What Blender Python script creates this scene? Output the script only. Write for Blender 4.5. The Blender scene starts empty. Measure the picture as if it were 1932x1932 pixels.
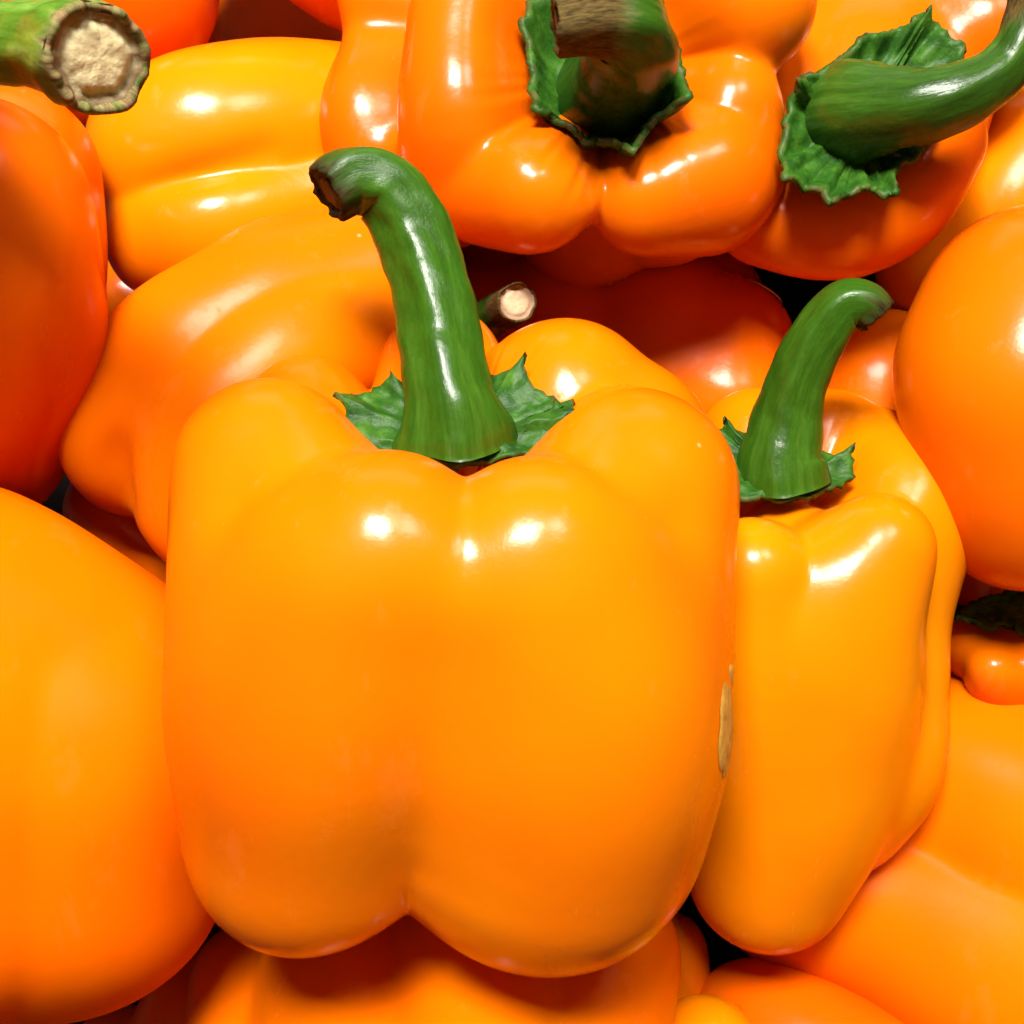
import bpy, math, random
import numpy as np
from mathutils import Vector

# ------------------------------------------------------------------ camera
scene = bpy.context.scene
PITCH = math.radians(25)
FOV = math.radians(46)
FP = 966.0 / math.tan(FOV / 2)            # focal length in layout units
CAM = np.array([0.0, -0.20, 0.235])
RIGHT = np.array([1.0, 0, 0])
UP = np.array([0, math.sin(PITCH), math.cos(PITCH)])
FWD = np.array([0, math.cos(PITCH), -math.sin(PITCH)])
cam_d = bpy.data.cameras.new('camera')
cam_d.sensor_width = 36; cam_d.sensor_height = 36
cam_d.sensor_fit = 'HORIZONTAL'
cam_d.angle = FOV
cam_d.clip_start = 0.005; cam_d.clip_end = 20
cam_d.dof.use_dof = False
cam_d.dof.focus_distance = 0.19
cam_d.dof.aperture_fstop = 16
cam = bpy.data.objects.new('camera', cam_d)
scene.collection.objects.link(cam)
cam.location = CAM
cam.rotation_euler = (math.pi / 2 - PITCH, 0, 0)
scene.camera = cam

# ------------------------------------------------------------------ world, lamps, exposure
world = bpy.data.worlds.new('World'); scene.world = world
world.use_nodes = True
bg = world.node_tree.nodes['Background']
bg.inputs[0].default_value = (1.0, 0.44, 0.14, 1)
bg.inputs[1].default_value = 0.20

def area(name, loc, target, sx, sy, power, col=(1, 0.96, 0.90)):
    l = bpy.data.lights.new(name, 'AREA'); l.shape = 'RECTANGLE'
    l.size = sx; l.size_y = sy; l.energy = power; l.color = col
    o = bpy.data.objects.new(name, l); scene.collection.objects.link(o)
    o.location = loc
    o.rotation_euler = (Vector(target) - Vector(loc)).to_track_quat('-Z', 'Y').to_euler()
    return o
area('ceiling_lamp', (-0.12, -0.56, 1.22), (0, 0.02, 0.12), 0.38, 0.32, 38)
area('ceiling_lamp', (0.40, -0.45, 1.25), (0, 0.02, 0.12), 0.30, 0.30, 6)
area('ceiling_lamp', (0.0, 0.9, 1.5), (0, 0.05, 0.12), 1.2, 0.5, 1.5)

vs = scene.view_settings
vs.view_transform = 'Standard'; vs.look = 'None'; vs.gamma = 1; vs.use_curve_mapping = False
vs.exposure = 0.0
scene.render.engine = 'CYCLES'
scene.cycles.use_denoising = True
scene.cycles.max_bounces = 5
scene.cycles.glossy_bounces = 2
scene.cycles.use_adaptive_sampling = True
scene.cycles.adaptive_threshold = 0.04
scene.cycles.use_light_tree = False
scene.cycles.caustics_reflective = False
scene.cycles.diffuse_bounces = 4
scene.cycles.sample_clamp_indirect = 6

# ------------------------------------------------------------------ layout helpers
def W(px, py, d):
    """point seen at (px,py) of a 1932-unit wide frame, d cm deep -> world metres"""
    d = d * 0.01
    return CAM + RIGHT * ((px - 966) / FP * d) + UP * ((966 - py) / FP * d) + FWD * d
def RAD(r, d):
    return r / FP * d * 0.01
def CV(v):
    """direction (right, up, towards the viewer) -> world"""
    w = RIGHT * v[0] + UP * v[1] - FWD * v[2]
    return w / np.linalg.norm(w)

def catmull(P, n):
    P = np.array(P, float)
    if len(P) == 2:
        t = np.linspace(0, 1, n)[:, None]; return P[0] * (1 - t) + P[1] * t
    Q = np.vstack([2 * P[0] - P[1], P, 2 * P[-1] - P[-2]])
    out = []
    T = np.linspace(0, len(P) - 1, n)
    for t in T:
        i = min(int(t), len(P) - 2); u = t - i
        a, b, c, d = Q[i], Q[i + 1], Q[i + 2], Q[i + 3]
        out.append(0.5 * (2 * b + (c - a) * u + (2 * a - 5 * b + 4 * c - d) * u * u + (3 * b - a - 3 * c + d) * u ** 3))
    return np.array(out)

def link(o, parent=None):
    scene.collection.objects.link(o)
    if parent is not None: o.parent = parent
    return o
def mesh_obj(name, verts, faces, mat, parent=None, origin=None, smooth=True, attrs=None):
    v = np.asarray(verts, float)
    if origin is not None: v = v - origin
    m = bpy.data.meshes.new(name)
    m.from_pydata(v.tolist(), [], faces)
    if smooth: m.polygons.foreach_set('use_smooth', [True] * len(m.polygons))
    for k, (typ, data) in (attrs or {}).items():
        a = m.attributes.new(k, typ, 'POINT')
        if typ == 'FLOAT_VECTOR': a.data.foreach_set('vector', np.asarray(data, 'f').ravel())
        else: a.data.foreach_set('value', np.asarray(data, 'f').ravel())
    m.materials.append(mat)
    m.update()
    o = bpy.data.objects.new(name, m)
    link(o, parent)
    if origin is not None and parent is None: o.location = origin
    return o

# ------------------------------------------------------------------ materials
def nodes(name):
    m = bpy.data.materials.new(name); m.use_nodes = True
    return m, m.node_tree.nodes, m.node_tree.links, m.node_tree.nodes['Principled BSDF']
def ramp(N, stops, interp='LINEAR'):
    r = N.new('ShaderNodeValToRGB'); r.color_ramp.interpolation = interp
    e = r.color_ramp.elements
    e[0].position = stops[0][0]; e[-1].position = stops[-1][0]
    e[0].color = (*stops[0][1][:3], 1); e[-1].color = (*stops[-1][1][:3], 1)
    for p, c in stops[1:-1]:
        e.new(p).color = (*c[:3], 1)
    return r
def noise(N, L, vec, scale, detail=3, rough=0.5, dist=0.0):
    n = N.new('ShaderNodeTexNoise'); n.inputs['Scale'].default_value = scale
    n.inputs['Detail'].default_value = detail; n.inputs['Roughness'].default_value = rough
    n.inputs['Distortion'].default_value = dist
    if vec is not None: L.new(vec, n.inputs['Vector'])
    return n
def mixc(N, L, fac, a, b, mode='MIX'):
    x = N.new('ShaderNodeMix'); x.data_type = 'RGBA'; x.blend_type = mode
    for s, i in ((fac, 0), (a, 6), (b, 7)):
        if hasattr(s, 'links'): L.new(s, x.inputs[i])
        elif i == 0: x.inputs[0].default_value = s
        else: x.inputs[i].default_value = (*s, 1)
    return x.outputs[2]

def skin_mat(name, col, rough=0.22, seed=0.0, var=0.085, spec=0.4, scuff=0.06):
    m, N, L, P = nodes(name)
    tc = N.new('ShaderNodeTexCoord')
    mp = N.new('ShaderNodeMapping'); mp.inputs['Location'].default_value = (seed, seed * 1.7, seed * 0.6)
    L.new(tc.outputs['Object'], mp.inputs['Vector'])
    v = mp.outputs[0]
    big = noise(N, L, v, 22, 2)
    r = ramp(N, [(0.3, (0, 0, 0)), (0.7, (1, 1, 1))]); L.new(big.outputs[0], r.inputs[0])
    c1 = tuple(np.clip((col[0], col[1] * (1 - var * 2.2), col[2]), 0, 1))
    c2 = tuple(np.clip((col[0], col[1] * (1 + var * 2.2), col[2]), 0, 1))
    c = mixc(N, L, r.outputs[0], c1, c2)
    vo = N.new('ShaderNodeTexVoronoi'); vo.inputs['Scale'].default_value = 75
    L.new(v, vo.inputs['Vector'])
    rs = ramp(N, [(0.0, (1, 1, 1)), (0.018, (1, 1, 1)), (0.04, (0, 0, 0))]); L.new(vo.outputs['Distance'], rs.inputs[0])
    sel = N.new('ShaderNodeSeparateColor'); L.new(vo.outputs['Color'], sel.inputs[0])
    gt = N.new('ShaderNodeMath'); gt.operation = 'GREATER_THAN'; gt.inputs[1].default_value = 0.88
    L.new(sel.outputs[0], gt.inputs[0])
    mu = N.new('ShaderNodeMath'); mu.operation = 'MULTIPLY'; L.new(rs.outputs[0], mu.inputs[0]); L.new(gt.outputs[0], mu.inputs[1])
    mu2 = N.new('ShaderNodeMath'); mu2.operation = 'MULTIPLY'; mu2.inputs[1].default_value = 0.35; L.new(mu.outputs[0], mu2.inputs[0])
    c = mixc(N, L, mu2.outputs[0], c, (0.9, 0.62, 0.30))
    L.new(c, P.inputs['Base Color'])
    # rubbed, waxy scuffs
    mp2 = N.new('ShaderNodeMapping'); mp2.inputs['Scale'].default_value = (1, 1, 0.35); mp2.inputs['Rotation'].default_value = (0.3, 0.5, seed)
    L.new(v, mp2.inputs['Vector'])
    sn = noise(N, L, mp2.outputs[0], 110, 5, 0.65)
    rsn = ramp(N, [(0.60, (0, 0, 0)), (0.74, (1, 1, 1))]); L.new(sn.outputs[0], rsn.inputs[0])
    sm = N.new('ShaderNodeMath'); sm.operation = 'MULTIPLY'; sm.inputs[1].default_value = scuff; L.new(rsn.outputs[0], sm.inputs[0])
    c = mixc(N, L, sm.outputs[0], c, (0.85, 0.36, 0.10))
    L.new(c, P.inputs['Base Color'])
    ro = N.new('ShaderNodeMath'); ro.operation = 'MULTIPLY_ADD'; ro.inputs[1].default_value = 0.22; ro.inputs[2].default_value = rough - 0.03
    L.new(rsn.outputs[0], ro.inputs[0]); L.new(ro.outputs[0], P.inputs['Roughness'])
    P.inputs['IOR'].default_value = 1.48
    P.inputs['Specular IOR Level'].default_value = spec
    b2 = N.new('ShaderNodeBump'); b2.inputs['Strength'].default_value = 0.10; b2.inputs['Distance'].default_value = 0.0006
    n2 = noise(N, L, v, 320, 3, 0.6); L.new(n2.outputs[0], b2.inputs['Height'])
    L.new(b2.outputs[0], P.inputs['Normal'])
    return m

def stem_mat(name, dark, mid, light, tip=(0.030, 0.022, 0.006), tip_at=0.955):
    m, N, L, P = nodes(name)
    at = N.new('ShaderNodeAttribute'); at.attribute_name = 'sc'
    mp = N.new('ShaderNodeMapping'); mp.inputs['Scale'].default_value = (1.6, 1.6, 0.35)
    L.new(at.outputs['Vector'], mp.inputs['Vector'])
    n = noise(N, L, mp.outputs[0], 1.6, 5, 0.6, 0.4)
    r = ramp(N, [(0.28, dark), (0.5, mid), (0.72, light)]); L.new(n.outputs[0], r.inputs[0])
    mp2 = N.new('ShaderNodeMapping'); mp2.inputs['Scale'].default_value = (5, 5, 2.2)
    L.new(at.outputs['Vector'], mp2.inputs['Vector'])
    n2 = noise(N, L, mp2.outputs[0], 2.5, 4, 0.6)
    r2 = ramp(N, [(0.3, (0.84, 0.84, 0.84)), (0.7, (1.12, 1.12, 1.12))]); L.new(n2.outputs[0], r2.inputs[0])
    c = mixc(N, L, 1.0, r.outputs[0], r2.outputs[0], 'MULTIPLY')
    # dried brown tip
    al = N.new('ShaderNodeAttribute'); al.attribute_name = 'along'
    ad = N.new('ShaderNodeMath'); ad.operation = 'MULTIPLY_ADD'; ad.inputs[1].default_value = 0.22
    L.new(n.outputs[0], ad.inputs[0]); L.new(al.outputs['Fac'], ad.inputs[2])
    rt = ramp(N, [(0.0, (0, 0, 0)), (0.5, (0, 0, 0)), (1.0, (1, 1, 1))])
    mr = N.new('ShaderNodeMapRange'); mr.inputs['From Min'].default_value = tip_at + 0.08
    mr.inputs['From Max'].default_value = tip_at + 0.16
    L.new(ad.outputs[0], mr.inputs['Value'])
    rtip = ramp(N, [(0.3, tuple(x * 0.35 for x in tip)), (0.7, tuple(x * 1.7 for x in tip))]); L.new(n2.outputs[0], rtip.inputs[0])
    c = mixc(N, L, mr.outputs[0], c, rtip.outputs[0])
    L.new(c, P.inputs['Base Color'])
    mrr = N.new('ShaderNodeMapRange'); mrr.inputs['To Min'].default_value = 0.30; mrr.inputs['To Max'].default_value = 0.8
    msp = N.new('ShaderNodeMapRange'); msp.inputs['To Min'].default_value = 0.35; msp.inputs['To Max'].default_value = 0.08
    L.new(mr.outputs[0], msp.inputs['Value']); L.new(msp.outputs[0], P.inputs['Specular IOR Level'])
    L.new(mr.outputs[0], mrr.inputs['Value']); L.new(mrr.outputs[0], P.inputs['Roughness'])
    P.inputs['Roughness'].default_value = 0.30; P.inputs['Specular IOR Level'].default_value = 0.35
    b = N.new('ShaderNodeBump'); b.inputs['Strength'].default_value = 0.10; b.inputs['Distance'].default_value = 0.0008
    L.new(n2.outputs[0], b.inputs['Height'])
    tc = N.new('ShaderNodeTexCoord')
    n3 = noise(N, L, tc.outputs['Object'], 900, 3)
    b2 = N.new('ShaderNodeBump'); b2.inputs['Strength'].default_value = 0.25; b2.inputs['Distance'].default_value = 0.0003
    L.new(n3.outputs[0], b2.inputs['Height']); L.new(b.outputs[0], b2.inputs['Normal'])
    L.new(b2.outputs[0], P.inputs['Normal'])
    return m

def calyx_mat():
    m, N, L, P = nodes('calyx_green')
    at = N.new('ShaderNodeAttribute'); at.attribute_name = 'rad'
    tc = N.new('ShaderNodeTexCoord')
    n = noise(N, L, tc.outputs['Object'], 260, 5, 0.6)
    r = ramp(N, [(0.3, (0.009, 0.045, 0.005)), (0.52, (0.024, 0.092, 0.007)), (0.75, (0.065, 0.165, 0.015))])
    L.new(n.outputs[0], r.inputs[0])
    n2 = noise(N, L, tc.outputs['Object'], 500, 3)
    ad = N.new('ShaderNodeMath'); ad.operation = 'MULTIPLY_ADD'; ad.inputs[1].default_value = 0.18
    L.new(n2.outputs[0], ad.inputs[0]); L.new(at.outputs['Fac'], ad.inputs[2])
    mr = N.new('ShaderNodeMapRange'); mr.inputs['From Min'].default_value = 1.07; mr.inputs['From Max'].default_value = 1.14
    L.new(ad.outputs[0], mr.inputs['Value'])
    c = mixc(N, L, mr.outputs[0], r.outputs[0], (0.10, 0.07, 0.025))
    L.new(c, P.inputs['Base Color']); P.inputs['Roughness'].default_value = 0.45; P.inputs['Specular IOR Level'].default_value = 0.18
    b = N.new('ShaderNodeBump'); b.inputs['Strength'].default_value = 0.4; b.inputs['Distance'].default_value = 0.0012
    L.new(n.outputs[0], b.inputs['Height']); L.new(b.outputs[0], P.inputs['Normal'])
    return m

def cut_mat(name, pith, rim, rim_at=0.62):
    m, N, L, P = nodes(name)
    at = N.new('ShaderNodeAttribute'); at.attribute_name = 'rad'
    tc = N.new('ShaderNodeTexCoord')
    n = noise(N, L, tc.outputs['Object'], 420, 5, 0.65)
    ad = N.new('ShaderNodeMath'); ad.operation = 'MULTIPLY_ADD'; ad.inputs[1].default_value = 0.35
    L.new(n.outputs[0], ad.inputs[0]); L.new(at.outputs['Fac'], ad.inputs[2])
    r = ramp(N, [(0.0, pith), (rim_at - 0.1, tuple(x * 0.85 for x in pith)), (rim_at, tuple(0.5 * (a + b) * 0.8 for a, b in zip(pith, rim))), (rim_at + 0.06, rim), (1.0, tuple(x * 0.75 for x in rim))])
    sb = N.new('ShaderNodeMath'); sb.operation = 'SUBTRACT'; sb.inputs[1].default_value = 0.17
    L.new(ad.outputs[0], sb.inputs[0]); L.new(sb.outputs[0], r.inputs[0])
    n2 = noise(N, L, tc.outputs['Object'], 1500, 3)
    r2 = ramp(N, [(0.3, (0.86, 0.86, 0.86)), (0.7, (1.08, 1.08, 1.08))]); L.new(n2.outputs[0], r2.inputs[0])
    c = mixc(N, L, 1.0, r.outputs[0], r2.outputs[0], 'MULTIPLY')
    L.new(c, P.inputs['Base Color']); P.inputs['Roughness'].default_value = 0.7
    b = N.new('ShaderNodeBump'); b.inputs['Strength'].default_value = 0.22; b.inputs['Distance'].default_value = 0.0005
    L.new(n2.outputs[0], b.inputs['Height']); L.new(b.outputs[0], P.inputs['Normal'])
    return m

MAT_CALYX = calyx_mat()
STEM_MID = stem_mat('stem_green', (0.017, 0.058, 0.003), (0.026, 0.090, 0.004), (0.046, 0.128, 0.010))
STEM_PALE = stem_mat('stem_pale_green', (0.04, 0.11, 0.006), (0.09, 0.21, 0.016), (0.17, 0.31, 0.045), tip=(0.20, 0.135, 0.06), tip_at=0.985)
STEM_DARK = stem_mat('stem_dark_green', (0.012, 0.040, 0.003), (0.026, 0.085, 0.005), (0.060, 0.140, 0.014), tip=(0.075, 0.050, 0.014), tip_at=0.80)
CUT_PALE = cut_mat('cut_stem_pale', (0.80, 0.70, 0.38), (0.24, 0.165, 0.075), 0.84)
CUT_BROWN = cut_mat('cut_stem_brown', (0.06, 0.05, 0.015), (0.03, 0.02, 0.008), 0.6)
CUT_TAN = cut_mat('cut_stem_tan', (0.62, 0.46, 0.27), (0.36, 0.22, 0.13), 0.75)

# ------------------------------------------------------------------ bell pepper body
def seg_sdf(P, A, ra, B, rb):
    ab = B - A; l2 = float(ab @ ab) + 1e-12
    t = np.clip((P - A) @ ab / l2, 0, 1)
    q = P - A - t[:, None] * ab
    return np.sqrt(np.einsum('ij,ij->i', q, q)) - (ra + t * (rb - ra))

class Shape:
    """several plump lobes (chains of spheres, cm) blended into one skin"""
    def __init__(s, lobes, axis, kmid=0.5, kend=0.14, kbot=None, wob=0.03, seed=0, bumps=(), h0=0.25, groups=(), kin=0.45, kin_off=0.08, soften=0):
        s.soften = soften
        s.groups, s.kin, s.kin_off = groups, kin, kin_off
        s.h0 = h0; s.iron = 12
        s.lobes = []
        allp = []
        for lb in lobes:
            pts = np.array([[*(W(x, y, d) * 100), RAD(r, d) * 100] for x, y, d, r in lb])
            allp.append(pts)
            c = catmull(pts, 6 * (len(pts) - 1) + 1) if len(pts) > 1 else np.vstack([pts, pts + 1e-4])
            s.lobes.append(c.astype('f4'))
        allp = np.vstack(allp)
        top, bot = (W(*axis[0]) * 100, W(*axis[1]) * 100)
        s.ax = ((top - bot) / np.linalg.norm(top - bot)).astype('f4')
        s.c = (0.5 * (top + bot)).astype('f4')
        pr = (allp[:, :3] - s.c) @ s.ax
        s.h = max((pr + allp[:, 3]).max(), -(pr - allp[:, 3]).min())
        s.R = np.float32(np.max(np.linalg.norm(allp[:, :3] - s.c, axis=1) + allp[:, 3]) * 1.1 + 0.2)
        s.kmid, s.kend, s.kbot = kmid, kend, (kend if kbot is None else kbot)
        rs = np.random.RandomState(seed)
        s.w = rs.normal(size=(7, 3)); s.w /= np.linalg.norm(s.w, axis=1)[:, None]
        s.w *= rs.uniform(0.9, 2.6, 7)[:, None]
        s.w = s.w.astype('f4'); s.ph = rs.uniform(0, 6.28, 7).astype('f4'); s.wob = wob
        s.bumps = [(W(x, y, d) * 100, RAD(r, d) * 100, a) for x, y, d, r, a in bumps]
    def f(s, P):
        hs = (P - s.c) @ s.ax / s.h; h = np.abs(hs)
        u = np.clip((h - s.h0) / 0.4, 0, 1); u = u * u * (3 - 2 * u)
        k = s.kmid + (np.where(hs > 0, s.kend, s.kbot) - s.kmid) * u
        D = []
        for c in s.lobes:
            d = None
            for i in range(len(c) - 1):
                e = seg_sdf(P, c[i, :3], c[i, 3], c[i + 1, :3], c[i + 1, 3])
                d = e if d is None else np.minimum(d, e)
            D.append(d)
        def soft(D, k):
            D = np.array(D); m = D.min(0)
            q = np.log(np.exp(-(D - m) / k).sum(0))
            return m - k * q / (1 + 0.9 * q)
        if s.groups:
            used = {i for g in s.groups for i in g}
            D = [soft([D[i] for i in g], s.kin) + s.kin_off for g in s.groups] + [D[i] for i in range(len(D)) if i not in used]
        d = soft(D, k)
        if s.wob: d = d + s.wob * np.sin(P @ s.w.T + s.ph).sum(1) * 0.45
        for c, r, a in s.bumps:
            q = ((P - c) ** 2).sum(1) / (r * r)
            d = d - a * np.exp(-q * 1.5)
        return d
    def mesh(s, nu, nv):
        ax = s.ax
        t = np.cross(ax, [0.31, 0.9, 0.2]); t /= np.linalg.norm(t); b = np.cross(ax, t)
        th = np.linspace(0, np.pi, nv + 2)[1:-1]
        ph = np.linspace(0, 2 * np.pi, nu, endpoint=False)
        T, PH = np.meshgrid(th, ph, indexing='ij')
        D = (np.cos(T)[..., None] * ax + np.sin(T)[..., None] * (np.cos(PH)[..., None] * t + np.sin(PH)[..., None] * b)).reshape(-1, 3)
        D = np.vstack([ax, D, -ax]).astype('f4')
        r = np.full(len(D), s.R, 'f4')
        act = np.arange(len(D))
        for it in range(40):
            d = s.f(s.c + D[act] * r[act, None])
            r[act] = np.maximum(r[act] - d * 0.85, 0.15)
            act = act[(np.abs(d) > 0.002) & (r[act] > 0.16)]
            if not len(act): break
        g = r[1:-1].reshape(nv, nu)                # iron out the sweep's facets
        for it in range(s.iron):
            p = np.pad(g, ((1, 1), (0, 0)), 'edge')
            g = 0.5 * g + 0.25 * (p[2:] + p[:-2])
        if s.soften:                               # relax the grooves half way down
            x = np.clip((th / np.pi - 0.28) / 0.14, 0, 1); y = np.clip((0.86 - th / np.pi) / 0.14, 0, 1)
            w = (x * x * (3 - 2 * x) * y * y * (3 - 2 * y)).astype('f4')[:, None] * 0.5
            for it in range(s.soften):
                g = (1 - w) * g + w * 0.5 * (np.roll(g, 1, 1) + np.roll(g, -1, 1))
        for it in range(2):
            g = 0.6 * g + 0.2 * (np.roll(g, 1, 1) + np.roll(g, -1, 1))
        r[1:-1] = g.ravel()
        V = s.c + D * r[:, None]
        F = []
        idx = lambda i, j: 1 + i * nu + (j % nu)
        for j in range(nu): F.append((0, idx(0, j), idx(0, j + 1)))
        for i in range(nv - 1):
            for j in range(nu):
                F.append((idx(i, j), idx(i + 1, j), idx(i + 1, j + 1), idx(i, j + 1)))
        last = len(D) - 1
        for j in range(nu): F.append((last, idx(nv - 1, j + 1), idx(nv - 1, j)))
        return V * 0.01, F

# ------------------------------------------------------------------ stem and calyx
def make_stem(chain, mat, cutmat, parent, origin, seed=0, rib=0.07, nrib=5, rim=0.8, dome=0.0, n=46, m=40, ragged=0.06, tilt=None):
    rs = np.random.RandomState(seed)
    K = np.array([[*W(x, y, d), RAD(r, d)] for x, y, d, r in chain])
    S = catmull(K, n)
    C, R = S[:, :3], S[:, 3]
    T = np.gradient(C, axis=0); T /= np.linalg.norm(T, axis=1)[:, None]
    nrm = np.cross(T[0], [0.3, 0.2, 0.93]); nrm /= np.linalg.norm(nrm)
    phi = np.linspace(0, 2 * np.pi, m, endpoint=False)
    L = np.concatenate([[0], np.cumsum(np.linalg.norm(np.diff(C, axis=0), axis=1))])
    tot = L[-1]
    p0, p1, p2 = rs.uniform(0, 6.28, 3)
    verts, sc, al = [], [], []
    lob = rs.uniform(0.5, 1.3, nrib)
    def prof(i, f):
        tw = 0.5 * L[i] / tot
        a = phi + tw
        z = sum(lob[k] * np.exp(-((np.angle(np.exp(1j * (a - p0 - 2 * np.pi * k / nrib)))) / 0.38) ** 2) for k in range(nrib))
        q = 1 + rib * (z - 0.45) + 0.025 * np.sin(2 * a + p1 + L[i] * 300) + 0.012 * np.sin(9 * a + p2 + L[i] * 500) + 0.014 * np.sin(L[i] * 900 + 3 * a)
        return q * f
    fr = []
    for i in range(n):
        nrm = nrm - T[i] * (nrm @ T[i]); nrm /= np.linalg.norm(nrm)
        fr.append((nrm.copy(), np.cross(T[i], nrm)))
    rings = [(i, 1.0, 0.0) for i in range(n)]
    # rounded, ragged rim at the cut
    rr = R[-1]
    rings += [(n - 1, 0.99, 0.05 * rr), (n - 1, 0.955, 0.10 * rr), (n - 1, 0.90, 0.12 * rr), (n - 1, rim, 0.085 * rr), (n - 1, rim - 0.05, -0.03 * rr)]
    rag = rs.normal(size=m); rag = (rag + np.roll(rag, 1)) * 0.6
    for q, (i, f, off) in enumerate(rings):
        a, b = fr[i]
        pr = prof(i, f) * R[i]
        o = off + (rag * ragged * rr if q >= n else 0)
        P = C[i] + (np.cos(phi) * pr)[:, None] * a + (np.sin(phi) * pr)[:, None] * b + (np.ones(m) * o)[:, None] * T[i]
        verts.append(P)
        sc.append(np.stack([np.cos(phi), np.sin(phi), np.full(m, (L[i] + off) * 100)], 1))
        al.append(np.full(m, min(1.0, L[i] / tot) if q < n else 1.02))
    nr = len(rings)
    V = np.vstack(verts)
    F = [(i * m + j, i * m + (j + 1) % m, (i + 1) * m + (j + 1) % m, (i + 1) * m + j) for i in range(nr - 1) for j in range(m)]
    st = mesh_obj('stem', V, F, mat, parent, origin, attrs={'sc': ('FLOAT_VECTOR', np.vstack(sc)), 'along': ('FLOAT', np.concatenate(al))})
    # cut face
    a, b = fr[-1]; i = n - 1
    cv, rad, cf = [], [], []
    fs = np.linspace(1.0, 0.0, 12)[:-1]
    q0 = rs.uniform(0, 6.28, 4)
    for f in fs:
        pr = prof(i, (rim - 0.01) * f) * R[i]
        hgt = rr * (0.03 - 0.10 * np.exp(-((f - 0.80) / 0.10) ** 2) + dome * (1 - f * f) + 0.02 * f * (np.sin(5 * phi + q0[0] + 6 * f) + np.sin(11 * phi + q0[1] - 9 * f) * f + np.sin(17 * phi + q0[2]) * f * f))
        cv.append(C[i] + (np.cos(phi) * pr)[:, None] * a + (np.sin(phi) * pr)[:, None] * b + (np.ones(m) * hgt)[:, None] * T[i])
        rad.append(np.full(m, f))
    cv.append((C[i] + T[i] * rr * (0.03 + dome))[None]); rad.append([0.0])
    for q in range(len(fs) - 1):
        for j in range(m):
            cf.append((q * m + j, q * m + (j + 1) % m, (q + 1) * m + (j + 1) % m, (q + 1) * m + j))
    q = len(fs) - 1; ctr = len(fs) * m
    for j in range(m): cf.append((q * m + j, q * m + (j + 1) % m, ctr))
    mesh_obj('cut_face', np.vstack(cv), cf, cutmat, st, origin, attrs={'rad': ('FLOAT', np.concatenate(rad))})
    return st

def make_calyx(center, normal, outline, parent, origin, seed=0, wr=0.05, cup=0.0, power=1.6, thick=0.0013, sag=0.10, inner=0.25, nw=7):
    """leafy collar: outline = (px, py, lift cm along the normal), plane through center"""
    rs = np.random.RandomState(seed)
    c = W(*center); nv = CV(normal)
    pts = []
    for x, y, lf in outline:
        o = c + nv * (lf * 0.01)
        ray = W(x, y, 1.0) - CAM
        t = ((o - CAM) @ nv) / (ray @ nv)
        pts.append(CAM + ray * t)
    pts = np.array(pts)
    dense, lifts = [], []
    n = len(pts)
    for i in range(n):
        A, B = pts[i], pts[(i + 1) % n]
        k = max(4, int(np.linalg.norm(B - A) / 0.0008))
        mid = 0.5 * (A + B)
        inw = (c - mid) * sag
        for q in range(k):
            u = q / k
            dense.append(A * (1 - u) + B * u + inw * 4 * u * (1 - u) * 0.5 + rs.normal(size=3) * 0.00012)
    O = np.array(dense); m = len(O)
    rel = O - c
    hl = rel @ nv
    flat = rel - hl[:, None] * nv
    ang = np.linspace(0, 2 * np.pi, m, endpoint=False)
    ss = np.linspace(0.0, 1.0, 15)
    V, rad = [], []
    phs = rs.uniform(0, 6.28, 5)
    for s in ss:
        w = wr * 0.01 * s * (np.sin(nw * ang + phs[0] + 2.2 * s) + 0.7 * np.sin((nw * 2 - 3) * ang + phs[1] - 3 * s) + 0.6 * np.sin(17 * s + 5 * ang + phs[2]))
        fine = rs.normal(size=m) * 0.00010 * s
        h = hl * s ** power - cup * 0.01 * math.sin(math.pi * s) + w * math.sin(math.pi * min(1, 0.15 + s * 0.75)) + fine
        f = inner + (1 - inner) * s
        V.append(c + flat * f + h[:, None] * nv)
        rad.append(np.full(m, s))
    V.append(c[None]); rad.append([0.0])
    F = []
    for i in range(len(ss) - 1):
        for j in range(m):
            F.append((i * m + j, i * m + (j + 1) % m, (i + 1) * m + (j + 1) % m, (i + 1) * m + j))
    ctr = len(ss) * m
    for j in range(m): F.append((ctr, (j + 1) % m, j))
    o = mesh_obj('calyx', np.vstack(V), F, MAT_CALYX, parent, origin, attrs={'rad': ('FLOAT', np.concatenate(rad))})
    md = o.modifiers.new('thickness', 'SOLIDIFY'); md.thickness = thick; md.offset = -1
    return o

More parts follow.
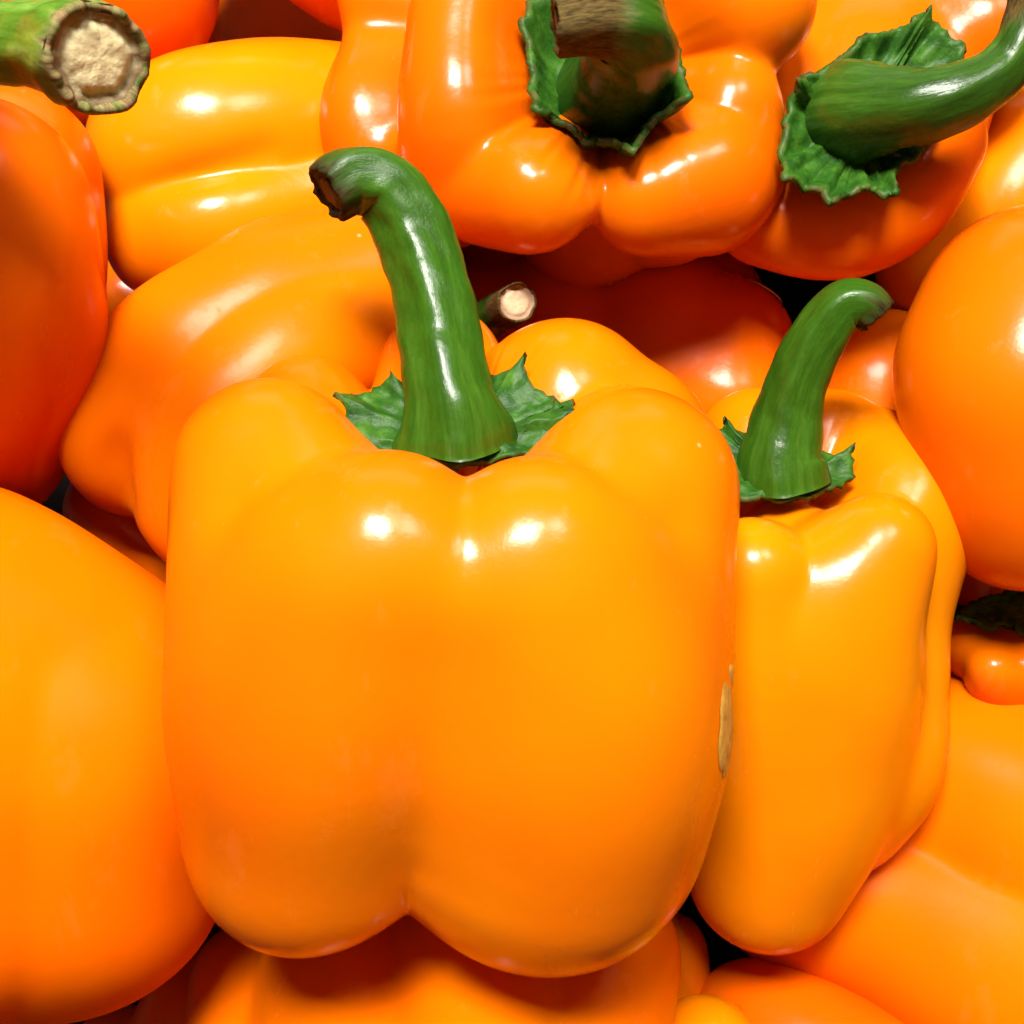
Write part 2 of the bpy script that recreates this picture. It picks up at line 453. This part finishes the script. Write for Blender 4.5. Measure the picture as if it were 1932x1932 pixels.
def surface_patch(name, sh, start, upv, hh, ww, mat, parent, origin, lens=True, lift=0.012, n=14, m=40, seed=0):
    """thin patch lying on the skin: start = point near the surface (cm)"""
    rs = np.random.RandomState(seed)
    def proj(P):
        P = P.astype('f4').copy()
        for it in range(8):
            d = sh.f(P); g = np.stack([sh.f(P + np.eye(3, dtype='f4')[k] * 0.02) - d for k in range(3)], 1) / 0.02
            g /= np.linalg.norm(g, axis=1)[:, None] + 1e-6
            P = P - g * d[:, None]
        return P, g
    c, g = proj(np.array([start])); c = c[0]; nv = g[0]
    u = upv - nv * (upv @ nv); u /= np.linalg.norm(u); v = np.cross(nv, u)
    ph = np.linspace(0, 2 * np.pi, m, endpoint=False)
    rag = 1 + 0.05 * np.sin(5 * ph + rs.uniform(0, 6)) + 0.03 * np.sin(11 * ph)
    V, rad, F = [], [], []
    for r in np.linspace(1, 0, n + 1)[:-1]:
        a = np.cos(ph); b = np.sin(ph) * (np.sqrt(np.abs(np.sin(ph))) if lens else 1)
        Q = c + np.outer(a * hh * r * (rag if lens else 1), u) + np.outer(b * ww * r * (rag if lens else 1), v)
        P, G = proj(Q)
        V.append(P + G * (lift * (1 - r ** 6) if r < 0.999 else -0.01)); rad.append(np.full(m, r))
    P, G = proj(np.array([c])); V.append(P + G * lift); rad.append([0.0])
    for q in range(n - 1):
        for j in range(m): F.append((q * m + j, q * m + (j + 1) % m, (q + 1) * m + (j + 1) % m, (q + 1) * m + j))
    for j in range(m): F.append(((n - 1) * m + j, (n - 1) * m + (j + 1) % m, n * m))
    return mesh_obj(name, np.vstack(V) * 0.01, F, mat, parent, origin, attrs={'rad': ('FLOAT', np.concatenate(rad))})

def scar_mat():
    m, N, L, P = nodes('dry_scar')
    tc = N.new('ShaderNodeTexCoord')
    n = noise(N, L, tc.outputs['Object'], 420, 4, 0.6)
    r = ramp(N, [(0.28, (0.10, 0.045, 0.010)), (0.42, (0.42, 0.22, 0.03)), (0.7, (0.62, 0.36, 0.06))]); L.new(n.outputs[0], r.inputs[0])
    L.new(r.outputs[0], P.inputs['Base Color']); P.inputs['Roughness'].default_value = 0.5
    return m
def sticker_mat():
    m, N, L, P = nodes('purple_sticker')
    at = N.new('ShaderNodeAttribute'); at.attribute_name = 'rad'
    r = ramp(N, [(0.0, (0.10, 0.02, 0.22)), (0.80, (0.10, 0.02, 0.22)), (0.84, (0.75, 0.70, 0.78)), (1.0, (0.75, 0.70, 0.78))])
    L.new(at.outputs['Fac'], r.inputs[0]); L.new(r.outputs[0], P.inputs['Base Color']); P.inputs['Roughness'].default_value = 0.35
    return m

SHAPES = {}
def pepper(key, label, lobes, axis, col, res=(140, 100), rough=0.25, seed=0, spec=0.32, scuff=0.06, **kw):
    sh = Shape(lobes, axis, seed=seed + 3, **kw)
    SHAPES[key] = sh
    V, F = sh.mesh(*res)
    base = (sh.c - sh.ax * sh.h) * 0.01
    e = bpy.data.objects.new('bell_pepper', None); link(e)
    e.empty_display_size = 0.01
    e.location = base
    e['label'] = label; e['category'] = 'bell pepper'; e['group'] = 'orange bell peppers in the pile'
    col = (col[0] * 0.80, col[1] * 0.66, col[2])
    body = mesh_obj('body', V, F, skin_mat('pepper_skin_' + key, col, rough, seed * 1.3, spec=spec, scuff=scuff), e, base)
    return e, base, sh

ORANGE = (0.90, 0.225, 0.0003)
YELLOW = (0.92, 0.300, 0.0003)
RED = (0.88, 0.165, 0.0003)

# ------------------------------------------------------------------ the surface behind and under the pile
def make_tray():
    m, N, L, P = nodes('tray_black')
    tc = N.new('ShaderNodeTexCoord'); n = noise(N, L, tc.outputs['Object'], 60, 4)
    r = ramp(N, [(0.3, (0.006, 0.005, 0.005)), (0.7, (0.016, 0.013, 0.012))]); L.new(n.outputs[0], r.inputs[0])
    L.new(r.outputs[0], P.inputs['Base Color']); P.inputs['Roughness'].default_value = 0.9; P.inputs['Specular IOR Level'].default_value = 0.1
    q = [W(-1400, 3300, 27), W(3300, 3300, 27), W(3000, -1200, 40), W(-1100, -1200, 40)]
    nrm = np.cross(q[1] - q[0], q[3] - q[0]); nrm /= np.linalg.norm(nrm)
    v = q + [p - nrm * 0.02 for p in q]
    f = [(0, 1, 2, 3), (7, 6, 5, 4), (0, 4, 5, 1), (1, 5, 6, 2), (2, 6, 7, 3), (3, 7, 4, 0)]
    o = mesh_obj('tray', v, f, m, smooth=False)
    o['kind'] = 'structure'; o['label'] = 'black sloping display tray under the pile of peppers'
make_tray()

# ------------------------------------------------------------------ the big front pepper
e, o, sh = pepper('front', 'large upright orange bell pepper in front, two broad lobes and a tall hooked green stem', [
    [(728, 1056, 18.6, 194), (664, 1150, 19.2, 256), (604, 1350, 19.65, 278), (580, 1560, 20.4, 242)],
    [(1010, 1064, 18.7, 188), (1030, 1160, 19.3, 258), (1066, 1350, 19.75, 296), (1030, 1520, 20.8, 314)],
    [(510, 895, 20.5, 172), (520, 1010, 20.3, 184), (560, 1250, 20.5, 210)],
    [(1192, 930, 20.7, 188), (1188, 1040, 20.5, 180), (1150, 1300, 20.7, 205)],
    [(716, 1060, 18.8, 184), (618, 1002, 19.6, 166), (510, 897, 20.5, 168)],
    [(1022, 1068, 18.9, 178), (1098, 1012, 19.7, 168), (1190, 932, 20.7, 182)],
    [(512, 1062, 19.9, 170), (530, 1200, 20.0, 196)],
    [(1196, 1090, 20.0, 168), (1184, 1230, 20.0, 188)],
    [(585, 800, 22.4, 135), (600, 950, 22.6, 170), (660, 1350, 22.6, 200)],
    [(835, 700, 23.4, 122), (840, 900, 23.6, 160), (840, 1300, 23.4, 200)],
    [(1060, 790, 22.6, 188), (1100, 950, 22.8, 190), (1050, 1350, 22.8, 210)],
    [(1180, 848, 22.6, 170), (1150, 1000, 22.6, 190)],
    [(860, 1060, 21.4, 120), (850, 1200, 21.4, 225), (800, 1460, 22.2, 180)],
], ((860, 850, 20.8), (810, 1640, 21.2)), ORANGE, res=(260, 190), seed=1, kmid=0.5, kend=0.05, kbot=0.28, wob=0.025, h0=0.2, groups=((0, 2, 4, 6), (1, 3, 5, 7)), kin=0.5, kin_off=0.10, soften=34)
make_calyx((858, 812, 20.15), (0, 0.80, 0.60), [
    (632, 735, 0.55), (662, 742, 0.25), (705, 735, 0.15), (738, 697, 0.5), (765, 730, 0.1), (860, 735, 0.1), (925, 706, 0.35), (960, 695, 0.5),
    (990, 668, 0.75), (1000, 712, 0.5), (1045, 745, 0.35), (1062, 772, 0.2), (1082, 752, 0.4), (1096, 776, 0.35), (1060, 815, 0.05), (1042, 852, -0.1),
    (970, 862, -0.1), (925, 872, -0.15), (860, 882, -0.2), (800, 862, -0.1), (720, 850, -0.1), (655, 842, -0.1), (648, 790, 0.15)],
    e, o, seed=4, wr=0.07)
make_stem([(858, 824, 20.3, 116), (857, 804, 20.22, 107), (853, 776, 20.15, 94), (849, 752, 20.15, 85), (842, 705, 20.2, 79), (834, 650, 20.35, 76), (822, 580, 20.5, 74), (802, 495, 20.7, 73), (770, 415, 20.75, 70), (722, 352, 20.65, 67), (665, 338, 20.45, 62), (620, 362, 20.3, 56)],
          STEM_MID, CUT_BROWN, e, o, seed=2, nrib=5, rib=0.16, n=70)

st = W(1068, 1350, 19.75) * 100 + CV((0.97, 0, 0.24)) * RAD(310, 19.7) * 100
sc_ = surface_patch('skin_scar', sh, st, CV((0.10, 1, 0)), 0.92, 0.62, scar_mat(), e, o, seed=3)
sc_['label'] = 'dry yellowish scar on the right flank'

# ------------------------------------------------------------------ right neighbour
e, o, sh = pepper('right', 'upright yellow-orange bell pepper behind the front one, right, with bent green stem', [
    [(1655, 1038, 22.9, 108), (1572, 1160, 23.3, 165), (1536, 1330, 23.8, 182), (1494, 1520, 24.4, 172), (1450, 1645, 24.8, 150)],
    [(1415, 1085, 22.8, 112), (1420, 1300, 23.6, 140), (1430, 1560, 24.6, 130)],
    [(1640, 880, 25.8, 112), (1702, 960, 24.8, 128), (1672, 1150, 25.0, 118), (1658, 1300, 25.0, 127), (1632, 1430, 25.0, 140), (1596, 1520, 25.2, 118)],
    [(1560, 850, 26.4, 118), (1560, 1100, 26.6, 130), (1520, 1450, 26.4, 130)],
    [(1425, 850, 26.0, 120), (1420, 1100, 26.2, 140), (1430, 1450, 26.2, 130)],
    [(1484, 1045, 24.3, 100), (1500, 1300, 24.8, 180), (1480, 1500, 25.2, 150)],
], ((1490, 960, 24.6), (1450, 1600, 25.2)), YELLOW, res=(220, 160), seed=2, kmid=0.3, kend=0.2, soften=14, wob=0.02)
make_calyx((1480, 893, 23.8), (0.02, 0.82, 0.57), [
    (1340, 822, 0.2), (1355, 812, 0.25), (1366, 783, 0.6), (1380, 805, 0.3), (1420, 815, 0.1), (1500, 815, 0.1), (1530, 832, 0.1), (1580, 858, 0.15),
    (1602, 850, 0.3), (1614, 836, 0.5), (1612, 870, 0.2), (1618, 898, 0.0), (1590, 912, -0.1), (1530, 938, -0.15), (1470, 946, -0.15), (1400, 938, -0.1), (1350, 920, 0.0), (1325, 870, 0.1)],
    e, o, seed=6, wr=0.05)
make_stem([(1475, 904, 24.05, 92), (1474, 884, 23.97, 85), (1473, 860, 23.92, 77), (1479, 828, 23.88, 70), (1490, 770, 23.8, 64), (1515, 695, 23.5, 57), (1552, 625, 23.2, 53), (1592, 578, 23.0, 50), (1630, 575, 22.9, 45), (1652, 594, 22.9, 40)],
          STEM_MID, CUT_BROWN, e, o, seed=9, nrib=5, rib=0.13, n=60)

# ------------------------------------------------------------------ top centre pepper, stem towards the viewer
e, o, sh = pepper('top', 'orange bell pepper at top centre, dark stem pointing at the viewer above its knobbly lobes', [
    [(880, 0, 24.0, 105), (868, 120, 23.7, 112), (872, 230, 23.6, 128), (895, 322, 24.1, 130), (975, 358, 23.6, 122), (1012, 364, 23.2, 121)],
    [(705, -10, 26.0, 72), (712, 90, 26.2, 66), (702, 225, 25.6, 103), (745, 335, 25.8, 105), (850, 370, 26.0, 100)],
    [(1218, 372, 23.9, 118), (1320, 345, 24.2, 140)],
    [(1375, 330, 24.6, 105), (1372, 215, 24.4, 108)],
    [(1412, 12, 24.2, 128), (1350, -90, 24.8, 130)],
    [(1150, -120, 25.0, 140), (1000, -90, 25.0, 120)],
    [(1110, 395, 27.6, 150), (1120, 200, 28.5, 200)],
    [(1260, 370, 26.5, 130), (1260, 150, 27.5, 200)],
    [(1130, 130, 27.0, 220), (1100, 100, 30, 260)],
    [(880, 200, 27.5, 180), (1000, 100, 31, 200)],
    [(1330, 80, 27.5, 170), (1200, 60, 31, 200)],
    [(1150, 160, 26.0, 160)],
], ((1150, 150, 25.2), (1120, 120, 30.5)), (0.90, 0.195, 0.0003), res=(240, 190), seed=3, kmid=0.30, kend=0.13, wob=0.02)
make_calyx((1150, 150, 23.3), (0.0, 0.35, 0.94), [
    (985, 38, 0.5), (1002, 0, 0.4), (1060, -40, 0.3), (1160, -60, 0.3), (1240, -20, 0.4), (1262, 60, 0.5), (1276, 92, 0.6), (1285, 130, 0.5), (1300, 177, 0.7), (1262, 205, 0.4),
    (1225, 235, 0.3), (1212, 248, 0.3), (1196, 282, 0.5), (1172, 270, 0.2), (1130, 262, 0.2), (1104, 264, 0.3), (1090, 245, 0.2), (1050, 222, 0.2), (1010, 202, 0.45), (1004, 165, 0.3), (1003, 115, 0.3)],
    e, o, seed=8, wr=0.05, cup=0.55)
make_stem([(1138, 200, 24.8, 84), (1144, 186, 24.0, 98), (1155, 160, 23.3, 98), (1173, 128, 22.7, 93), (1190, 92, 21.9, 86), (1186, 55, 21.2, 76), (1140, 42, 20.9, 66), (1088, 46, 20.8, 60), (1052, 52, 20.8, 56)],
          STEM_DARK, CUT_BROWN, e, o, seed=12, nrib=5, rib=0.10, n=60)

# ------------------------------------------------------------------ top right pepper
e, o, sh = pepper('topright', 'orange bell pepper at upper right with thick dark stem curving out to the right', [
    [(1445, 405, 25.4, 105), (1520, 425, 25.2, 104), (1600, 425, 25.1, 100)],
    [(1600, 425, 25.1, 100), (1690, 372, 25.0, 112), (1765, 270, 25.2, 95)],
    [(1545, 100, 27.2, 120), (1480, 250, 26.6, 120)],
    [(1680, 10, 27.6, 140), (1560, 70, 28.0, 130)],
    [(1850, 70, 26.2, 120), (1800, -10, 26.6, 120)],
    [(1640, 220, 27.2, 210), (1600, 240, 30.5, 240)],
    [(1560, 300, 28, 190), (1560, 260, 31, 200)],
], ((1640, 220, 25.4), (1590, 250, 30.5)), (0.90, 0.19, 0.0003), res=(180, 130), seed=4, spec=0.22, kmid=0.30, kend=0.16, wob=0.02)
make_calyx((1640, 215, 23.7), (0.10, 0.30, 0.95), [
    (1478, 332, 0.4), (1472, 295, 0.1), (1482, 230, 0.1), (1492, 190, 0.2), (1504, 150, 0.6), (1522, 140, 0.3), (1562, 128, 0.3), (1640, 62, 0.3), (1700, 45, 0.3), (1745, 22, 0.5), (1760, 8, 0.7),
    (1772, 42, 0.4), (1822, 78, 0.5), (1832, 130, 0.3), (1800, 200, 0.2), (1760, 255, 0.2), (1725, 298, 0.2), (1692, 310, 0.2), (1690, 362, 0.5), (1672, 366, 0.4), (1650, 352, 0.2), (1600, 366, 0.2), (1566, 380, 0.4), (1520, 352, 0.2)],
    e, o, seed=10, wr=0.09, cup=0.25, nw=13)
make_stem([(1602, 228, 24.3, 112), (1622, 214, 23.5, 94), (1680, 206, 22.9, 78), (1755, 198, 22.4, 67), (1830, 172, 22.2, 58), (1890, 130, 22.2, 51), (1926, 80, 22.1, 46), (1945, 20, 22.1, 44), (1952, -40, 22.1, 44)],
          STEM_DARK, CUT_BROWN, e, o, seed=15, nrib=4, rib=0.08, n=60)

# ------------------------------------------------------------------ upper left, lying
e, o, sh = pepper('yellow', 'shiny yellow-orange bell pepper lying on its side at upper left, under the pale cut stem', [
    [(318, 292, 26.3, 153), (430, 272, 26.6, 176), (570, 266, 27.5, 178), (760, 280, 28.8, 170)],
    [(312, 455, 26.2, 114), (405, 446, 25.9, 128), (560, 410, 26.8, 138), (760, 360, 28.0, 140)],
    [(320, 340, 28.2, 140), (500, 330, 29.2, 180), (760, 320, 30, 160)],
], ((800, 310, 27.6), (330, 350, 27.6)), (0.93, 0.295, 0.0003), res=(200, 150), seed=5, kmid=0.14, kend=0.25, wob=0.035,
    bumps=[(300, 352, 24.9, 34, -0.10), (350, 338, 24.8, 36, -0.14), (400, 322, 24.75, 36, -0.14), (450, 304, 24.8, 36, -0.13), (500, 284, 24.9, 34, -0.09)])

# ------------------------------------------------------------------ centre left, lying below the yellow one
e, o, sh = pepper('midleft', 'orange bell pepper leaning diagonally at left behind the front pepper, blunt lobed end down', [
    [(700, 520, 25.2, 130), (560, 545, 24.8, 135), (440, 610, 24.4, 140), (328, 700, 24.2, 148), (246, 800, 24.3, 134), (250, 850, 24.8, 120)],
    [(680, 640, 24.6, 130), (520, 720, 23.8, 140), (420, 840, 23.6, 150), (390, 930, 23.8, 140), (425, 1000, 24.2, 120)],
    [(640, 620, 27, 160), (450, 760, 26.8, 180), (360, 880, 26.6, 140)],
], ((760, 540, 26), (320, 900, 25.4)), (0.91, 0.235, 0.0003), res=(180, 130), seed=6, rough=0.30, spec=0.10, kmid=0.6, kend=0.3, wob=0.04,
    bumps=[(226, 872, 23.2, 52, -0.22), (242, 930, 23.4, 50, -0.22), (222, 830, 23.0, 40, -0.1)])
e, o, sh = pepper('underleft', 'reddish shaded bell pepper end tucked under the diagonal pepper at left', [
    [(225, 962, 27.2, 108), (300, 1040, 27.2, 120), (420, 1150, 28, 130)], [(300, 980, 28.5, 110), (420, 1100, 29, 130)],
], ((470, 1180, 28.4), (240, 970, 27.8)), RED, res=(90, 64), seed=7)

# ------------------------------------------------------------------ left edge, tall
e, o, sh = pepper('left', 'tall orange bell pepper cut by the left frame edge, darkening downward', [
    [(-30, 380, 21.6, 190), (-10, 500, 21.9, 195), (0, 620, 22.8, 190), (-15, 760, 24.2, 172), (-30, 840, 25.2, 150)],
    [(25, 322, 23.8, 158), (20, 480, 24.2, 168), (0, 740, 25.6, 160)],
    [(-220, 360, 22.4, 180), (-220, 600, 23.2, 190), (-190, 820, 25.2, 150)],
    [(-120, 500, 24, 200), (-110, 700, 24.2, 190)],
], ((-110, 230, 23), (-100, 900, 23.2)), RED, res=(140, 110), seed=8, kmid=0.4, kend=0.3)

# ------------------------------------------------------------------ lower left, big
e, o, sh = pepper('lowleft', 'big smooth orange bell pepper filling the lower left corner beside the front pepper', [
    [(165, 1270, 22.6, 205), (200, 1430, 22.2, 240), (160, 1640, 22.4, 262)],
    [(-90, 1145, 22.3, 228), (50, 1205, 22.3, 220), (190, 1278, 22.6, 205)],
    [(-70, 1150, 22.2, 225), (-60, 1380, 21.4, 240), (-60, 1650, 21.6, 270)],
    [(-200, 1300, 24, 250), (-200, 1600, 24, 260)],
    [(60, 1320, 24.6, 220), (60, 1600, 24.6, 250)],
], ((-20, 1080, 23.6), (30, 1800, 23)), (0.91, 0.205, 0.0003), res=(170, 120), rough=0.36, spec=0.008, scuff=0.05, wob=0.05, seed=9, kmid=0.35, kend=0.3)

# ------------------------------------------------------------------ right edge
e, o, sh = pepper('rightedge', 'smooth rounded orange bell pepper cut by the right frame edge beside the bent stem', [
    [(1945, 595, 24.6, 208), (1925, 720, 24.2, 226), (1930, 860, 24.2, 205), (1940, 925, 24.4, 190)],
    [(2130, 560, 25, 200), (2140, 740, 24.8, 220), (2120, 920, 24.8, 180)],
    [(2020, 620, 26.4, 210), (2020, 880, 26.4, 200)],
], ((2040, 480, 25.4), (2030, 1020, 25.2)), (0.90, 0.21, 0.0003), res=(150, 110), wob=0.045, seed=10, kmid=0.35, kend=0.25)
e, o, sh = pepper('rightback', 'pale orange bell pepper behind the curved stem at upper right edge', [
    [(1960, 330, 28.6, 170), (1870, 430, 28.6, 160), (1770, 500, 28.8, 118)],
    [(2000, 480, 29.6, 180), (1860, 560, 30, 130)],
], ((2050, 380, 29.2), (1790, 520, 29.2)), YELLOW, res=(100, 70), seed=11, spec=0.15, kend=0.3)
e, o, sh = pepper('rightmid', 'orange bell pepper wedged between the bent stem and the right edge pepper', [
    [(1655, 735, 28.6, 152), (1650, 860, 28.6, 160), (1650, 1000, 29, 150)], [(1760, 760, 29.4, 160), (1760, 960, 29.4, 160)],
], ((1700, 640, 29.2), (1690, 1050, 29.2)), (0.90, 0.20, 0.0003), res=(100, 70), seed=12, spec=0.15, kend=0.3)

# ------------------------------------------------------------------ dark one behind the front pepper
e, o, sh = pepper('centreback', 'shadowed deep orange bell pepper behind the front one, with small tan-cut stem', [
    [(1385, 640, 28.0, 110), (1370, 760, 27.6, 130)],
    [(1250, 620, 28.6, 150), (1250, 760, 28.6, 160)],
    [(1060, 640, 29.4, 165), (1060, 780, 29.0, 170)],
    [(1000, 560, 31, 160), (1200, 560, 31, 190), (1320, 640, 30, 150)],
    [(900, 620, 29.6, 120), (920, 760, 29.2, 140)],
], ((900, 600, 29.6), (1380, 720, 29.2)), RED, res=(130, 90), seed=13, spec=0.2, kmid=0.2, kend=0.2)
make_stem([(830, 690, 28.4, 50), (880, 635, 26.8, 42), (915, 605, 25.6, 38), (940, 589, 25.0, 36), (962, 578, 24.3, 37), (975, 571, 23.8, 38)], STEM_DARK, CUT_TAN, e, o, seed=18, n=24, m=30, rim=0.9, ragged=0.12)

st = W(1385, 640, 28.0) * 100 + CV((0.50, 0.82, 0.10)) * RAD(110, 28) * 100
sk_ = surface_patch('sticker', sh, st, CV((0.75, -0.66, 0)), 0.55, 0.36, sticker_mat(), e, o, lens=False, lift=0.035)
sk_['label'] = 'small purple sticker with white rim seen edge-on'

# ------------------------------------------------------------------ bottom and right peppers
e, o, sh = pepper('lowright', 'large orange bell pepper lying slantwise in the lower right corner', [
    [(1690, 1520, 27.6, 168), (1800, 1475, 27.4, 203), (1930, 1525, 26.8, 212), (2100, 1620, 26.4, 200)],
    [(1490, 1688, 27.2, 140), (1620, 1700, 26.8, 165), (1760, 1775, 26.4, 185), (1920, 1870, 25.8, 205), (2080, 1950, 25.4, 200)],
    [(1640, 1640, 29, 160), (1850, 1680, 29, 220), (2080, 1800, 28.6, 200)],
], ((2180, 1800, 27.2), (1600, 1640, 28.2)), (0.91, 0.205, 0.0003), res=(170, 120), rough=0.34, spec=0.02, scuff=0.05, wob=0.05, seed=14, kmid=0.7, kend=0.3)
e, o, sh = pepper('bottom', 'shaded orange bell pepper directly beneath the front pepper at the bottom edge', [
    [(1120, 1810, 24.6, 168), (1090, 1950, 23.2, 172), (1060, 2130, 21.8, 180), (1040, 2300, 21.6, 170)],
    [(900, 1820, 24.0, 175), (900, 1960, 22.4, 182), (900, 2130, 21.0, 190), (900, 2300, 20.8, 180)],
    [(660, 1850, 24.2, 175), (670, 1980, 23.0, 182), (690, 2130, 21.8, 190), (720, 2300, 21.6, 170)],
    [(470, 1850, 25.2, 112), (470, 1980, 24.2, 116), (500, 2150, 23.2, 130), (540, 2300, 23, 130)],
    [(800, 1900, 26.4, 230), (820, 2100, 25, 260), (820, 2300, 24.4, 240)],
], ((800, 1680, 25.6), (810, 2420, 22.6)), (0.90, 0.22, 0.0003), res=(150, 110), seed=15, spec=0.15, kmid=0.16, kend=0.2)
e, o, sh = pepper('bottomsliver', 'narrow shaded bell pepper sliver between bottom pepper and yellow-orange neighbour', [
    [(1268, 1790, 27, 72), (1262, 1900, 27, 76), (1240, 2050, 27.4, 80)], [(1180, 1820, 28.4, 90), (1180, 2000, 28.4, 100)],
], ((1230, 1730, 27.8), (1210, 2080, 27.8)), ORANGE, res=(80, 60), seed=16)
e, o, sh = pepper('bottombump', 'bright rounded bell pepper shoulder peeking in at the bottom edge, right of centre', [
    [(1330, 1985, 24.4, 108), (1330, 2150, 24.6, 120)], [(1450, 2060, 24.8, 110), (1440, 2200, 25, 120)], [(1400, 2060, 26, 120), (1400, 2200, 26, 130)],
], ((1400, 1960, 25.2), (1390, 2280, 25.2)), YELLOW, res=(80, 60), seed=17, kend=0.2)
e, o, sh = pepper('bottomright', 'shaded bell pepper below the slanting lower right pepper at the bottom edge', [
    [(1420, 1925, 26.2, 118), (1560, 1990, 25.4, 130), (1700, 2080, 25, 130)], [(1450, 1980, 27.6, 130), (1660, 2080, 27, 150)],
], ((1760, 2120, 27.2), (1400, 1930, 27.2)), RED, res=(90, 64), seed=18, spec=0.15)
e, o, sh = pepper('bottomleft', 'dark shadowed bell pepper glimpsed at the bottom edge, right of the lower left pepper', [
    [(362, 1885, 26.4, 92), (330, 2020, 26, 110)], [(220, 2000, 26.8, 90), (210, 2120, 26.8, 100)],
], ((310, 1820, 26.9), (270, 2200, 26.6)), RED, res=(80, 56), seed=19)

# small ones at the right edge
e, o, sh = pepper('rightlow', 'small bell pepper at right edge wearing a dark flattened calyx', [
    [(1800, 1205, 26.9, 50), (1830, 1212, 26.7, 48)], [(1905, 1212, 26.6, 50), (1940, 1215, 26.6, 52)], [(1872, 1262, 25.9, 50), (1890, 1300, 26.6, 60)], [(1968, 1255, 25.9, 56), (1970, 1310, 26.6, 60)], [(1880, 1275, 28.0, 95), (1890, 1360, 28.4, 100)],
], ((1900, 1180, 27.4), (1890, 1440, 27.8)), ORANGE, res=(90, 64), seed=20, kmid=0.08, kend=0.06)
make_calyx((1890, 1152, 26.2), (0.0, 0.8, 0.6), [(1800, 1162, 0.2), (1835, 1140, 0.2), (1870, 1122, 0.2), (1930, 1108, 0.2), (1985, 1130, 0.1), (1990, 1180, 0), (1940, 1195, 0), (1905, 1178, 0), (1870, 1180, 0), (1830, 1170, 0.1)], e, o, seed=21, wr=0.05)
e, o, sh = pepper('rightgap', 'reddish bell pepper end showing just above the dark flattened calyx', [
    [(1815, 1085, 28.6, 55), (1830, 980, 28.8, 70)], [(1880, 1060, 29.4, 70), (1880, 960, 29.4, 80)],
], ((1850, 900, 29.2), (1840, 1120, 29.0)), RED, res=(80, 56), seed=21)

# ------------------------------------------------------------------ top left
e, o, sh = pepper('offleft', 'bell pepper beyond the left frame edge whose thick pale stem shows its cut end', [
    [(-300, -20, 18.2, 200), (-480, -20, 18.8, 220), (-660, 20, 19.4, 190)], [(-300, 210, 18.0, 195), (-480, 220, 18.6, 215), (-660, 200, 19.2, 190)], [(-310, 100, 19.6, 210), (-580, 100, 20.4, 220)],
], ((-210, 90, 18.2), (-780, 100, 19.6)), ORANGE, res=(110, 80), seed=22, kend=0.2)
make_stem([(-230, 85, 18.0, 130), (-170, 82, 17.7, 94), (-80, 82, 17.2, 78), (30, 82, 16.6, 76), (95, 88, 16.15, 80), (145, 98, 15.75, 98), (184, 110, 15.4, 104)], STEM_PALE, CUT_PALE, e, o, seed=24, nrib=6, rib=0.06, rim=0.84, ragged=0.06, n=60, m=56, dome=0.02)
e, o, sh = pepper('topleft', 'red-orange bell pepper behind the pale cut stem at the top left', [
    [(250, 0, 27, 150), (250, -150, 27.2, 160)], [(130, 130, 27, 100), (100, -20, 27.2, 150)], [(180, 20, 28.6, 170), (180, -150, 28.6, 170)],
], ((190, -260, 27.8), (190, 140, 27.8)), RED, res=(100, 76), seed=23, kend=0.2)
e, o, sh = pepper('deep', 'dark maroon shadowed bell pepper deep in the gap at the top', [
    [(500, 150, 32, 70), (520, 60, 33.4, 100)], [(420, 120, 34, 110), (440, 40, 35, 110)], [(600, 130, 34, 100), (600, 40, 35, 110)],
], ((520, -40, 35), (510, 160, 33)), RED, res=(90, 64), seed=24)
e, o, sh = pepper('topgap', 'dark red bell pepper shoulder beside the top centre pepper at the upper edge, its unseen body enlarged to shade the gap', [
    [(665, -15, 28.6, 76), (560, -170, 27.0, 150), (400, -190, 27, 140)], [(740, -60, 29.4, 90), (600, -230, 28.4, 150), (420, -250, 28.4, 130)],  # unseen bulk above the frame, stretched left to cast shade into the gap
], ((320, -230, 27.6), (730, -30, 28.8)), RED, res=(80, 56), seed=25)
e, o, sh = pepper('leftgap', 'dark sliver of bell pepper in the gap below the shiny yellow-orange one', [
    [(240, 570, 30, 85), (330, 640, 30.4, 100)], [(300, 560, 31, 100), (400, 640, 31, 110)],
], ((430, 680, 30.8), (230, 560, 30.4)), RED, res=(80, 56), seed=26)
